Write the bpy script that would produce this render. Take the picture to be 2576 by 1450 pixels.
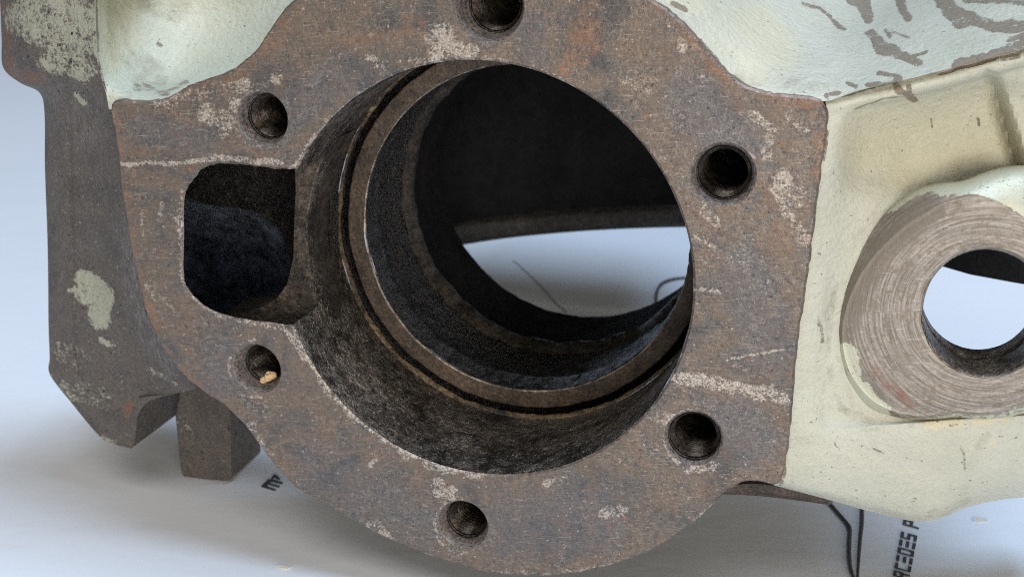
import bpy, math, random
import numpy as np
from mathutils import Matrix, Vector
from mathutils.geometry import delaunay_2d_cdt

random.seed(7)
rng = np.random.default_rng(11)
for o in list(bpy.data.objects):
    bpy.data.objects.remove(o)
scene = bpy.context.scene
COL = scene.collection

# ------------------------------------------------------------------ camera
R = 0.047                     # bore radius in metres: one modelling unit
PITCH = math.radians(22.0)
HEIGHT = 3.83 * R             # lens height above the table
FPX, CU, CV = 3110.0, 1288.0, 725.0   # survey lens constants
cam_data = bpy.data.cameras.new('camera')
cam = bpy.data.objects.new('camera', cam_data)
COL.objects.link(cam)
cam.location = (0, 0, HEIGHT)
cam.rotation_euler = (math.pi / 2 - PITCH, 0, 0)
cam_data.sensor_width = 36.0
cam_data.lens = 36.0 * FPX / 2576.0
cam_data.clip_start = 0.01
cam_data.clip_end = 50
cam_data.dof.use_dof = True
cam_data.dof.focus_distance = 5.75 * R
cam_data.dof.aperture_fstop = 26
scene.camera = cam

# ------------------------------------------------------------------ light
world = bpy.data.worlds.new('World')
scene.world = world
world.use_nodes = True
bg = world.node_tree.nodes['Background']
bg.inputs['Color'].default_value = (1.0, 0.96, 0.90, 1)
bg.inputs['Strength'].default_value = 0.15


def area(name, loc, target, size, power, color):
    d = bpy.data.lights.new(name, 'AREA')
    d.shape = 'RECTANGLE'
    d.size, d.size_y = size
    d.energy = power
    d.color = color
    o = bpy.data.objects.new(name, d)
    COL.objects.link(o)
    o.location = loc
    o.rotation_euler = (Vector(target) - Vector(loc)).to_track_quat('-Z', 'Y').to_euler()
    return o


area('window_light', (0.40, 0.27, 1.55), (0.0, 0.27, 0.03), (0.66, 0.56), 26, (0.58, 0.755, 1.0))
area('ceiling_light', (-0.25, -0.40, 1.30), (0.0, 0.3, 0.0), (0.8, 0.6), 7.5, (1.0, 0.97, 0.94))
area('room_light', (0.25, -1.25, 0.28), (0.0, 0.3, 0.06), (1.2, 0.5), 20, (1.0, 0.91, 0.79))

vs = scene.view_settings
vs.view_transform = 'Standard'
vs.look = 'None'
vs.exposure = 0.0
vs.gamma = 1.0
vs.use_curve_mapping = False
scene.cycles.use_denoising = False
scene.cycles.pixel_filter_type = 'BLACKMAN_HARRIS'
scene.cycles.filter_width = 1.05
scene.cycles.max_bounces = 6

# ------------------------------------------------------------------ frames
TH, PH = math.radians(14.82), math.radians(17.09)
AX = np.array([math.sin(TH), -math.sin(PH) * math.cos(TH), math.cos(TH) * math.cos(PH)])
XX = np.cross([0, 1, 0], AX); XX /= np.linalg.norm(XX)
YY = np.cross(AX, XX)
C0 = np.array([(1201.9 - CU) / FPX, (697.6 - CV) / FPX, 1.0]) * 5.752
CAM2W = np.array([[1, 0, 0], [0, -math.sin(PITCH), -math.cos(PITCH)], [0, math.cos(PITCH), -math.sin(PITCH)]]).T


def to_world(q):              # lens frame (units of R) -> world metres
    return (np.asarray(q) @ CAM2W.T) * R + np.array([0, 0, HEIGHT])


def local(u, v, d):           # surveyed point at depth d behind the flange face -> housing frame (units of R)
    u, v, d = np.broadcast_arrays(np.asarray(u, float), np.asarray(v, float), np.asarray(d, float))
    ray = np.stack([(u - CU) / FPX, (v - CV) / FPX, np.ones_like(u)], -1)
    t = (C0 @ AX + d) / (ray @ AX)
    q = ray * t[..., None] - C0
    return np.stack([q @ XX, -(q @ YY), -(q @ AX)], -1)


def survey(P):                # housing frame -> survey coordinates, for laying out wear marks
    P = np.asarray(P, float)
    q = C0 + P[..., 0:1] * XX - P[..., 1:2] * YY - P[..., 2:3] * AX
    return q[..., 0] / q[..., 2] * FPX + CU, q[..., 1] / q[..., 2] * FPX + CV


def table(u, v, z=0.0):       # surveyed point lying on the table, world metres
    ray = np.array([(u - CU) / FPX, (v - CV) / FPX, 1.0]) @ CAM2W.T
    t = (z - HEIGHT) / ray[2]
    return np.array([0, 0, HEIGHT]) + ray * t


axis_w = Vector(CAM2W @ AX); x_w = Vector(CAM2W @ XX); y_w = Vector(-(CAM2W @ YY))
BASE = np.array([0.08, -1.40, 0.0])          # housing origin: lowest point of the flange
M = Matrix((x_w, y_w, -axis_w)).transposed().to_4x4()
base_w = to_world(C0 + BASE[0] * XX - BASE[1] * YY - BASE[2] * AX)
M.translation = Vector(base_w)

# ------------------------------------------------------------------ node helpers


class NT:
    def __init__(self, name, scale=1.0 / R):
        self.m = bpy.data.materials.new(name)
        self.m.use_nodes = True
        self.t = self.m.node_tree
        self.b = self.t.nodes['Principled BSDF']
        tc = self.n('ShaderNodeTexCoord')
        mp = self.n('ShaderNodeMapping')
        mp.inputs['Scale'].default_value = (scale,) * 3
        self.l(tc.outputs['Object'], mp.inputs['Vector'])
        self.co = mp.outputs['Vector']

    def n(self, k):
        return self.t.nodes.new(k)

    def l(self, a, b):
        self.t.links.new(a, b)

    def put(self, sock, val):
        if isinstance(val, bpy.types.NodeSocket):
            self.l(val, sock)
        elif isinstance(val, (tuple, list)):
            sock.default_value = tuple(val) + ((1,) if len(val) == 3 and sock.type == 'RGBA' else ())
        else:
            sock.default_value = val

    def stretch(self, s, rot=(0, 0, 0)):
        mp = self.n('ShaderNodeMapping')
        mp.inputs['Scale'].default_value = s
        mp.inputs['Rotation'].default_value = rot
        self.l(self.co, mp.inputs['Vector'])
        return mp.outputs['Vector']

    def noise(self, scale, detail=4, rough=0.55, vec=None, dist=0.0):
        n = self.n('ShaderNodeTexNoise')
        n.inputs['Scale'].default_value = scale
        n.inputs['Detail'].default_value = detail
        n.inputs['Roughness'].default_value = rough
        n.inputs['Distortion'].default_value = dist
        self.l(vec or self.co, n.inputs['Vector'])
        return n.outputs['Fac']

    def math(self, op, a, b=0.0, c=0.0, clamp=False):
        n = self.n('ShaderNodeMath')
        n.operation = op
        n.use_clamp = clamp
        self.put(n.inputs[0], a); self.put(n.inputs[1], b); self.put(n.inputs[2], c)
        return n.outputs[0]

    def ramp(self, fac, stops):
        n = self.n('ShaderNodeValToRGB')
        e = n.color_ramp.elements
        while len(e) < len(stops):
            e.new(0.5)
        for k, (p, c) in enumerate(stops):
            e[k].position = p
            e[k].color = (c, c, c, 1) if isinstance(c, (int, float)) else tuple(c) + (1,)
        self.put(n.inputs['Fac'], fac)
        return n.outputs['Color']

    def mix(self, fac, a, b, mode='MIX'):
        n = self.n('ShaderNodeMix')
        n.data_type = 'RGBA'
        n.blend_type = mode
        self.put(n.inputs[0], fac); self.put(n.inputs[6], a); self.put(n.inputs[7], b)
        return n.outputs[2]

    def attr(self, name='wear'):
        a = self.n('ShaderNodeAttribute')
        a.attribute_name = name
        s = self.n('ShaderNodeSeparateColor')
        self.l(a.outputs['Color'], s.inputs[0])
        return s.outputs

    def bump(self, height, strength, dist, prev=None):
        b = self.n('ShaderNodeBump')
        b.inputs['Strength'].default_value = strength
        b.inputs['Distance'].default_value = dist
        self.l(height, b.inputs['Height'])
        if prev:
            self.l(prev, b.inputs['Normal'])
        return b.outputs['Normal']

    def done(self, color, rough, metal=0.0, normal=None, spec=0.5):
        self.put(self.b.inputs['Base Color'], color)
        self.put(self.b.inputs['Roughness'], rough)
        self.put(self.b.inputs['Metallic'], metal)
        self.put(self.b.inputs['Specular IOR Level'], spec)
        if normal:
            self.l(normal, self.b.inputs['Normal'])
        return self.m

    def thresh(self, attr, amount, noises, gain=4.0):
        """smooth wear mask broken up by noises [(noise, weight)]"""
        s = 0.78
        for nz, w in noises:
            s = self.math('ADD', s, self.math('MULTIPLY', self.math('SUBTRACT', nz, 0.5), w * 2.0))
        s = self.math('MULTIPLY', s, self.math('MULTIPLY', attr, amount))
        return self.math('MULTIPLY', self.math('SUBTRACT', s, 0.40), gain, clamp=True)


def mat_flange():
    k = NT('rusty_machined_iron')
    at = k.attr()
    n1 = k.noise(3.0, 5, 0.58, dist=0.8)
    n2 = k.noise(9, 6, 0.66)
    n3 = k.noise(38, 5, 0.7)
    n4 = k.noise(95, 3, 0.65)
    base = k.ramp(n1, [(0.32, (0.068, 0.063, 0.062)), (0.44, (0.118, 0.103, 0.092)), (0.53, (0.150, 0.115, 0.090)), (0.61, (0.098, 0.088, 0.082)), (0.74, (0.154, 0.113, 0.086))])
    base = k.mix(k.ramp(n2, [(0.46, 0.0), (0.66, 0.6)]), base, (0.168, 0.112, 0.080))
    base = k.mix(k.math('MULTIPLY', at[2], 0.75), base, (0.100, 0.100, 0.112))
    rust = k.thresh(at[1], 1.0, [(n2, 1.3), (n3, 0.5)], 2.2)
    base = k.mix(k.math('MULTIPLY', rust, 0.62), base, k.mix(n3, (0.255, 0.138, 0.082), (0.17, 0.098, 0.064)))
    base = k.mix(1.0, base, k.ramp(n3, [(0.30, 0.76), (0.5, 1.0), (0.70, 1.26)]), 'MULTIPLY')
    base = k.mix(1.0, base, k.ramp(n4, [(0.32, 0.84), (0.5, 1.0), (0.70, 1.18)]), 'MULTIPLY')
    brush = k.noise(30, 3, 0.6, k.stretch((0.3, 5, 1), (0, 0, 0.45)))
    base = k.mix(1.0, base, k.ramp(brush, [(0.3, 0.90), (0.7, 1.10)]), 'MULTIPLY')
    brush2 = k.noise(34, 3, 0.6, k.stretch((0.3, 5, 1), (0, 0, 1.25)))
    base = k.mix(1.0, base, k.ramp(brush2, [(0.3, 0.92), (0.7, 1.08)]), 'MULTIPLY')
    # thin crazed veins of residue
    vein = k.math('ABSOLUTE', k.math('SUBTRACT', k.noise(15, 4, 0.6, dist=1.6), 0.5))
    vein = k.math('MULTIPLY', k.ramp(vein, [(0.004, 1.0), (0.016, 0.0)]), k.ramp(n1, [(0.48, 0.0), (0.60, 1.0)]))
    base = k.mix(k.math('MULTIPLY', vein, 0.42), base, (0.40, 0.35, 0.30))
    # fine scratches
    for rot, thr, amt, sc in ((0.5, 0.67, 0.5, 20), (2.0, 0.68, 0.42, 26), (1.3, 0.69, 0.4, 34), (2.7, 0.70, 0.4, 14)):
        sn = k.noise(sc, 2, 0.5, k.stretch((0.5, 11, 1), (0, 0, rot)))
        base = k.mix(k.math('MULTIPLY', k.ramp(sn, [(thr, 0.0), (thr + 0.02, 1.0)]), amt), base, (0.38, 0.34, 0.31))
    pale = k.thresh(at[0], 1.0, [(n2, 1.5), (n3, 1.6), (n4, 1.1)], 2.2)
    base = k.mix(k.math('MULTIPLY', pale, 0.85), base, k.mix(k.ramp(n4, [(0.35, 0.0), (0.65, 1.0)]), (0.27, 0.22, 0.18), (0.52, 0.475, 0.42)))
    wild = k.math('MULTIPLY', k.ramp(k.noise(6.5, 5, 0.7), [(0.53, 0.0), (0.62, 1.0)]), k.ramp(k.math('ADD', k.math('MULTIPLY', n3, 0.55), k.math('MULTIPLY', n4, 0.45)), [(0.53, 0.0), (0.60, 1.0)]))
    base = k.mix(k.math('MULTIPLY', wild, 0.50), base, (0.38, 0.33, 0.285))
    fleck = k.ramp(k.noise(52, 2, 0.5), [(0.69, 0.0), (0.72, 1.0)])
    base = k.mix(k.math('MULTIPLY', fleck, 0.7), base, (0.44, 0.40, 0.345))
    redf = k.ramp(k.noise(30, 1, 0.5), [(0.755, 0.0), (0.775, 1.0)])
    base = k.mix(k.math('MULTIPLY', redf, 0.8), base, (0.36, 0.11, 0.06))
    pit = k.ramp(k.noise(46, 2, 0.5), [(0.29, 1.0), (0.335, 0.0)])
    base = k.mix(k.math('MULTIPLY', pit, 0.5), base, (0.032, 0.028, 0.028))
    hgt = k.math('ADD', k.math('MULTIPLY', n3, 0.6), k.math('ADD', k.math('MULTIPLY', n2, 0.9), k.math('MULTIPLY', pit, -0.35)))
    nb = k.bump(hgt, 0.6, 0.00050)
    rough = k.ramp(n2, [(0.35, 0.30), (0.65, 0.55)])
    return k.done(base, rough, 0.35, nb)


def mat_paint(name, tint, side_tint, chip_col=(0.235, 0.18, 0.13)):
    k = NT(name)
    at = k.attr()
    n1 = k.noise(2.2, 5, 0.5)
    n2 = k.noise(11, 8, 0.7)
    n3 = k.noise(55, 6, 0.7)
    n4 = k.noise(150, 3, 0.6)
    base = k.mix(k.ramp(n1, [(0.35, 0.0), (0.7, 1.0)]), tint, side_tint)
    base = k.mix(1.0, base, k.ramp(n3, [(0.2, 0.86), (0.55, 1.0), (0.8, 1.06)]), 'MULTIPLY')
    grime = k.thresh(at[1], 1.0, [(n2, 0.9), (n3, 0.7)], 1.8)
    base = k.mix(k.math('MULTIPLY', grime, 0.72), base, k.mix(n4, (0.26, 0.225, 0.13), (0.13, 0.115, 0.09)))
    yel = k.math('MULTIPLY', at[2], 0.65)
    base = k.mix(yel, base, (0.60, 0.53, 0.33))
    streak = k.ramp(k.noise(15, 4, 0.6, k.stretch((0.8, 5, 1), (0, 0, -0.35))), [(0.66, 0.0), (0.72, 1.0)])
    base = k.mix(k.math('MULTIPLY', streak, 0.18), base, (0.30, 0.28, 0.22))
    dots = k.ramp(k.noise(46, 2, 0.4), [(0.725, 0.0), (0.75, 1.0)])
    base = k.mix(k.math('MULTIPLY', dots, 0.75), base, (0.10, 0.09, 0.075))
    dash = k.ramp(k.noise(26, 2, 0.4, k.stretch((1, 3.2, 1), (0, 0, 0.9))), [(0.745, 0.0), (0.765, 1.0)])
    base = k.mix(k.math('MULTIPLY', dash, 0.7), base, (0.13, 0.115, 0.095))
    chip = k.thresh(at[0], 1.18, [(n2, 1.1), (n3, 0.9), (n4, 0.4)], 2.8)
    cc = k.mix(n2, chip_col, tuple(c * 0.62 for c in chip_col))
    cc = k.mix(1.0, cc, k.ramp(n4, [(0.3, 0.75), (0.7, 1.3)]), 'MULTIPLY')
    halo = k.thresh(at[0], 1.6, [(n2, 1.4), (n3, 1.4), (n4, 1.0)], 1.2)
    base = k.mix(k.math('MULTIPLY', halo, 0.38), base, (0.22, 0.195, 0.15))
    base = k.mix(k.math('MULTIPLY', chip, 0.9), base, cc)
    scuff = k.math('MULTIPLY', k.ramp(k.noise(4.5, 5, 0.7), [(0.54, 0.0), (0.64, 1.0)]), k.ramp(k.math('ADD', k.math('MULTIPLY', n3, 0.5), k.math('MULTIPLY', n4, 0.5)), [(0.56, 0.0), (0.62, 1.0)]))
    base = k.mix(k.math('MULTIPLY', scuff, 0.45), base, (0.24, 0.215, 0.165))
    hgt = k.math('ADD', k.math('MULTIPLY', n2, 1.0), k.math('ADD', k.math('MULTIPLY', k.noise(34, 3, 0.6), 0.55), k.math('MULTIPLY', chip, -0.8)))
    nb = k.bump(hgt, 0.65, 0.0010)
    rough = k.math('ADD', k.ramp(n2, [(0.3, 0.36), (0.7, 0.52)]), k.math('MULTIPLY', chip, 0.15))
    return k.done(base, rough, 0.0, nb)


def mat_lug():
    k = NT('bare_casting_iron')
    at = k.attr()
    n1 = k.noise(3.5, 6, 0.6)
    n2 = k.noise(16, 8, 0.7)
    n3 = k.noise(62, 6, 0.72)
    n4 = k.noise(170, 3, 0.6)
    base = k.ramp(n1, [(0.3, (0.082, 0.075, 0.074)), (0.5, (0.118, 0.101, 0.090)), (0.62, (0.085, 0.076, 0.072)), (0.75, (0.115, 0.092, 0.076))])
    rust = k.thresh(at[1], 1.0, [(n2, 1.0), (n3, 0.5)], 2.2)
    base = k.mix(k.math('MULTIPLY', rust, 0.7), base, (0.20, 0.095, 0.055))
    base = k.mix(1.0, base, k.ramp(n3, [(0.25, 0.55), (0.5, 1.0), (0.75, 1.5)]), 'MULTIPLY')
    base = k.mix(1.0, base, k.ramp(n4, [(0.3, 0.72), (0.7, 1.3)]), 'MULTIPLY')
    grind_glint = k.ramp(k.noise(24, 4, 0.6, k.stretch((3.2, 0.7, 1), (0, 0, -0.28))), [(0.45, 0.0), (0.75, 1.0)])
    base = k.mix(k.math('MULTIPLY', k.math('MULTIPLY', grind_glint, at[2]), 0.9), base, (0.27, 0.265, 0.28))
    paint = k.thresh(at[0], 1.0, [(n2, 0.9), (n3, 0.75), (n4, 0.2)], 5.0)
    base = k.mix(k.math('MULTIPLY', paint, 0.9), base, k.mix(n3, (0.34, 0.34, 0.26), (0.46, 0.47, 0.38)))
    fl = k.ramp(k.noise(50, 2, 0.5), [(0.67, 0.0), (0.71, 1.0)])
    base = k.mix(k.math('MULTIPLY', fl, 0.5), base, (0.40, 0.38, 0.32))
    pit = k.ramp(k.noise(30, 2, 0.5), [(0.26, 1.0), (0.29, 0.0)])
    base = k.mix(pit, base, (0.02, 0.018, 0.018))
    hgt = k.math('ADD', k.math('MULTIPLY', n2, 1.0), k.math('ADD', k.math('MULTIPLY', n3, 0.35), k.math('MULTIPLY', pit, -0.3)))
    nb = k.bump(hgt, 0.9, 0.0016)
    return k.done(base, k.ramp(n2, [(0.3, 0.4), (0.7, 0.66)]), 0.2, nb)


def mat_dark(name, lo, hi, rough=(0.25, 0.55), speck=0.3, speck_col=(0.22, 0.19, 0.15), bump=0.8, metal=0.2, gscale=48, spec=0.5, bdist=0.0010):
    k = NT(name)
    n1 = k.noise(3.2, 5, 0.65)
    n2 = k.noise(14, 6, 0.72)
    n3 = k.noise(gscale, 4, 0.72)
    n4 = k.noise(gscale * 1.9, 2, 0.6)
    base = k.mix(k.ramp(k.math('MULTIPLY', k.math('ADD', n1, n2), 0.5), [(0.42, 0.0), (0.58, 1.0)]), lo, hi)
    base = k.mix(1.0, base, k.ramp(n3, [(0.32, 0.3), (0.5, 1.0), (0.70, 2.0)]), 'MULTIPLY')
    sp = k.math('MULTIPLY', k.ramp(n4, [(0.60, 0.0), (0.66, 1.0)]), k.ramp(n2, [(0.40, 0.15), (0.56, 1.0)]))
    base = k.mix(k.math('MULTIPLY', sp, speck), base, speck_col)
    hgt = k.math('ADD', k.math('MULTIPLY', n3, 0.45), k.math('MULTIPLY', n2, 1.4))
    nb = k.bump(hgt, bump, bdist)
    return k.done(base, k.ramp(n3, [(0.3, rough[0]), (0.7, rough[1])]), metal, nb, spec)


def mat_boss():
    """ground iron ring: concentric tool marks round the boss centre"""
    k = NT('ground_iron_boss')
    at = k.attr()
    ctr = local(2480, 786, 0.12) - BASE
    sub = k.n('ShaderNodeVectorMath'); sub.operation = 'SUBTRACT'
    k.l(k.co, sub.inputs[0]); sub.inputs[1].default_value = tuple(ctr)
    sx = k.n('ShaderNodeSeparateXYZ'); k.l(sub.outputs[0], sx.inputs[0])
    rad = k.math('SQRT', k.math('ADD', k.math('MULTIPLY', sx.outputs[0], sx.outputs[0]), k.math('MULTIPLY', sx.outputs[1], sx.outputs[1])))
    ang = k.math('ARCTAN2', sx.outputs[1], sx.outputs[0])
    cb = k.n('ShaderNodeCombineXYZ')
    k.l(k.math('MULTIPLY', rad, 105.0), cb.inputs[0]); k.l(k.math('MULTIPLY', ang, 1.6), cb.inputs[1])
    rings = k.noise(1.0, 5, 0.65, cb.outputs[0])
    cb2 = k.n('ShaderNodeCombineXYZ')
    k.l(k.math('MULTIPLY', rad, 30.0), cb2.inputs[0]); k.l(k.math('MULTIPLY', ang, 4.0), cb2.inputs[1])
    rings2 = k.noise(1.0, 5, 0.7, cb2.outputs[0])
    n2 = k.noise(12, 8, 0.7)
    n3 = k.noise(60, 6, 0.7)
    n4 = k.noise(150, 3, 0.6)
    base = k.mix(k.ramp(rings, [(0.38, 0.0), (0.62, 1.0)]), (0.145, 0.123, 0.102), (0.34, 0.302, 0.262))
    brown = k.ramp(k.math('ADD', k.math('MULTIPLY', rings2, 0.55), k.math('MULTIPLY', k.noise(34, 5, 0.7), 0.5)), [(0.535, 0.0), (0.60, 1.0)])
    base = k.mix(k.math('MULTIPLY', brown, 0.75), base, k.mix(n3, (0.20, 0.16, 0.12), (0.13, 0.105, 0.08)))
    for rot, thr in ((0.3, 0.68), (1.1, 0.68), (2.3, 0.69), (1.8, 0.69)):
        s = k.noise(22, 3, 0.5, k.stretch((0.5, 7, 1), (0, 0, rot)))
        base = k.mix(k.math('MULTIPLY', k.ramp(s, [(thr, 0.0), (thr + 0.02, 1.0)]), 0.5), base, (0.48, 0.435, 0.39))
    base = k.mix(1.0, base, k.ramp(n3, [(0.25, 0.65), (0.5, 1.0), (0.75, 1.3)]), 'MULTIPLY')
    red = k.thresh(at[1], 1.0, [(n2, 0.9), (n3, 0.5)], 3)
    base = k.mix(k.math('MULTIPLY', red, 0.8), base, (0.19, 0.085, 0.06))
    dk = k.thresh(at[2], 1.0, [(n2, 0.8), (n3, 0.6)], 4)
    base = k.mix(k.math('MULTIPLY', dk, 0.85), base, k.mix(n4, (0.21, 0.18, 0.14), (0.12, 0.10, 0.08)))
    paint = k.thresh(at[0], 1.0, [(n2, 0.8), (n3, 0.7), (n4, 0.2)], 7)
    base = k.mix(paint, base, k.mix(n3, (0.42, 0.42, 0.32), (0.48, 0.48, 0.39)))
    nb = k.bump(rings, 0.35, 0.0003)
    nb = k.bump(n3, 0.35, 0.0003, nb)
    nb = k.bump(paint, 0.5, 0.0002, nb)
    return k.done(base, k.ramp(n3, [(0.3, 0.38), (0.7, 0.6)]), 0.25, nb)


def mat_table():
    k = NT('white_board', 1.0)
    n1 = k.noise(9, 4, 0.5)
    n2 = k.noise(160, 4, 0.6)
    base = k.mix(n1, (0.665, 0.695, 0.735), (0.715, 0.735, 0.765))
    sp = k.ramp(k.noise(420, 2, 0.4), [(0.74, 0.0), (0.77, 1.0)])
    base = k.mix(k.math('MULTIPLY', sp, 0.25), base, (0.45, 0.42, 0.36))
    st = k.ramp(k.noise(30, 3, 0.6, k.stretch((1, 8, 1), (0, 0, 0.15))), [(0.66, 0.0), (0.75, 1.0)])
    base = k.mix(k.math('MULTIPLY', st, 0.22), base, (0.62, 0.58, 0.50))
    wr = k.noise(14, 4, 0.55, k.stretch((1, 2.2, 1), (0, 0, 0.4)))
    return k.done(base, 0.42, 0.0, k.bump(wr, 0.10, 0.004, k.bump(n2, 0.15, 0.0004)))


def mat_plain(name, col, rough=0.5, nscale=200, var=0.35, bump=0.3):
    k = NT(name, 1.0)
    n = k.noise(nscale, 4, 0.6)
    lo = tuple(c * (1 - var) for c in col)
    hi = tuple(min(1, c * (1 + var)) for c in col)
    return k.done(k.mix(n, lo, hi), rough, 0.0, k.bump(n, bump, 0.0004))


MAT = dict(
    flange=mat_flange(),
    paint=mat_paint('cream_paint', (0.440, 0.440, 0.355), (0.490, 0.490, 0.410)),
    cool_lit=mat_paint('cool_lit_paint', (0.41, 0.425, 0.335), (0.46, 0.47, 0.385)),  # same cream paint, the pocket's bluish light put into a greener tint
    lug=mat_lug(),
    boss=mat_boss(),
    bore=mat_dark('oily_bore_iron', (0.030, 0.025, 0.020), (0.22, 0.19, 0.165), (0.12, 0.42), 0.9, (0.55, 0.53, 0.50), 0.9, 0.6, gscale=46, bdist=0.0018),
    shoulder=mat_dark('brown_shoulder_iron', (0.034, 0.025, 0.019), (0.078, 0.055, 0.040), (0.4, 0.6), 0.25, (0.22, 0.17, 0.12), 0.5, gscale=60),
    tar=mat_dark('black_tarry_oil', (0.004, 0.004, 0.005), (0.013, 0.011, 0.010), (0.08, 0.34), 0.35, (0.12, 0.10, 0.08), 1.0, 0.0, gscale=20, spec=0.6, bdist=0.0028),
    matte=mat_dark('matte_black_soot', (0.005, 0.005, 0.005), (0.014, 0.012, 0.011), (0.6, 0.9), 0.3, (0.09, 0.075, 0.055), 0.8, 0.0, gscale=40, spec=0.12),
    soot=mat_dark('brown_soot', (0.004, 0.003, 0.002), (0.022, 0.015, 0.008), (0.3, 0.6), 0.2, (0.10, 0.075, 0.04), 0.9),
    blue_sheen=mat_dark('painted_blue_sheen', (0.006, 0.008, 0.014), (0.10, 0.118, 0.17), (0.06, 0.25), 0.3, (0.16, 0.18, 0.22), 1.0, 0.3, gscale=12, bdist=0.004),  # oily black with the bluish sky sheen put into its colour
    gold=mat_dark('varnish_crust', (0.045, 0.040, 0.040), (0.25, 0.18, 0.10), (0.4, 0.7), 0.4, (0.36, 0.27, 0.13), 0.8),
    scale=mat_dark('speckled_scale', (0.022, 0.018, 0.014), (0.085, 0.066, 0.050), (0.3, 0.55), 0.6, (0.20, 0.17, 0.13), 0.9, gscale=44),
    rim=mat_dark('bright_worn_edge', (0.05, 0.04, 0.032), (0.26, 0.225, 0.19), (0.25, 0.45), 0.3, (0.5, 0.45, 0.4), 0.3, 0.5),
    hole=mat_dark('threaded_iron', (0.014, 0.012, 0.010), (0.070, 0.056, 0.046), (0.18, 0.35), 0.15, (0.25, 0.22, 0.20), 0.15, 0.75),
    countersink=mat_dark('worn_countersink', (0.13, 0.112, 0.105), (0.205, 0.175, 0.16), (0.35, 0.55), 0.3, (0.35, 0.31, 0.28), 0.5, 0.3, gscale=60),
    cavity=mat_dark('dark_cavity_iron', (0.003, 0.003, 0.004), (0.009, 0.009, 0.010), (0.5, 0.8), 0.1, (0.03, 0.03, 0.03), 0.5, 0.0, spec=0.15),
    lit_lip=mat_dark('lit_cavity_rim', (0.025, 0.023, 0.021), (0.060, 0.053, 0.047), (0.5, 0.7), 0.1),  # paler cavity iron, light bounced off the table put into the colour
    table=mat_table(),
    ink=mat_plain('printed_ink', (0.045, 0.045, 0.052), 0.5, 900, 0.3, 0.0),
    wire=mat_plain('black_wire', (0.05, 0.05, 0.055), 0.35, 500, 0.4, 0.1),
    crumb=mat_plain('tan_crumb', (0.60, 0.43, 0.24), 0.8, 700, 0.4, 1.0),
    flake=mat_plain('paint_flake', (0.70, 0.68, 0.62), 0.6, 500, 0.1, 0.3),
    stain=mat_plain('tan_stain', (0.60, 0.58, 0.52), 0.6, 400, 0.1, 0.0),
)

# ------------------------------------------------------------------ mesh helpers


def smoothstep(x):
    x = np.clip(x, 0, 1)
    return x * x * (3 - 2 * x)


def lattice(U, V, cell, seed):
    """smooth value noise in -0.5..0.5"""
    g = np.random.default_rng(seed).random((64, 64)) - 0.5
    x, y = U / cell + 1000.0, V / cell + 1000.0
    xi, yi = np.floor(x).astype(int), np.floor(y).astype(int)
    fx, fy = smoothstep(x - xi), smoothstep(y - yi)
    q = lambda a, b: g[a % 64, b % 64]
    return (q(xi, yi) * (1 - fx) + q(xi + 1, yi) * fx) * (1 - fy) + (q(xi, yi + 1) * (1 - fx) + q(xi + 1, yi + 1) * fx) * fy


def marks(U, V, caps):
    """wear strength at survey points from strokes [(polyline, radius, strength)]"""
    out = np.zeros(U.shape)
    du = lattice(U, V, 34, 1) * 15 + lattice(U, V, 12, 2) * 7
    dv = lattice(U, V, 34, 3) * 15 + lattice(U, V, 12, 4) * 7
    for pts, rad, s in caps:
        w = min(1.0, rad / 14.0)
        pts = np.asarray(pts, float)
        if len(pts) == 1:
            pts = np.repeat(pts, 2, 0)
        dm = np.full(U.shape, 1e9)
        for a, b in zip(pts[:-1], pts[1:]):
            ab = b - a
            L2 = ab @ ab
            t = np.clip(((U - a[0]) * ab[0] + (V - a[1]) * ab[1]) / L2, 0, 1) if L2 > 0 else 0.0
            dm = np.minimum(dm, np.hypot(U + w * du - a[0] - t * ab[0], V + w * dv - a[1] - t * ab[1]))
        out = np.maximum(out, s * smoothstep((1.45 - dm / rad) / 0.95))
    return out


def link(name, verts, faces, mat, parent=None, wear=None, smooth=True, world_space=False):
    me = bpy.data.meshes.new(name)
    verts = np.asarray(verts, float)
    if not world_space:
        verts = (verts - BASE) * R
    me.from_pydata(verts.tolist(), [], [list(map(int, f)) for f in faces])
    if wear is not None:
        a = me.color_attributes.new('wear', 'FLOAT_COLOR', 'POINT')
        buf = np.ones((len(verts), 4), np.float32)
        buf[:, :3] = wear
        a.data.foreach_set('color', buf.ravel())
    me.materials.append(mat)
    if smooth:
        me.polygons.foreach_set('use_smooth', [True] * len(me.polygons))
        try:
            me.set_sharp_from_angle(angle=math.radians(38))
        except Exception:
            pass
    me.update()
    o = bpy.data.objects.new(name, me)
    COL.objects.link(o)
    o.parent = parent
    return o


def catmull(P, n, closed=False):
    """resample control polyline P (k,m) to n points per span"""
    P = np.asarray(P, float)
    k = len(P)
    out = []
    spans = k if closed else k - 1
    for i in range(spans):
        if closed:
            p0, p1, p2, p3 = P[(i - 1) % k], P[i], P[(i + 1) % k], P[(i + 2) % k]
        else:
            p1, p2 = P[i], P[i + 1]
            p0 = P[i - 1] if i > 0 else 2 * p1 - p2
            p3 = P[i + 2] if i + 2 < k else 2 * p2 - p1
        for t in np.arange(n) / n:
            out.append(0.5 * (2 * p1 + (p2 - p0) * t + (2 * p0 - 5 * p1 + 4 * p2 - p3) * t * t + (3 * p1 - p0 - 3 * p2 + p3) * t ** 3))
    if not closed:
        out.append(P[-1])
    return np.array(out)


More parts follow.
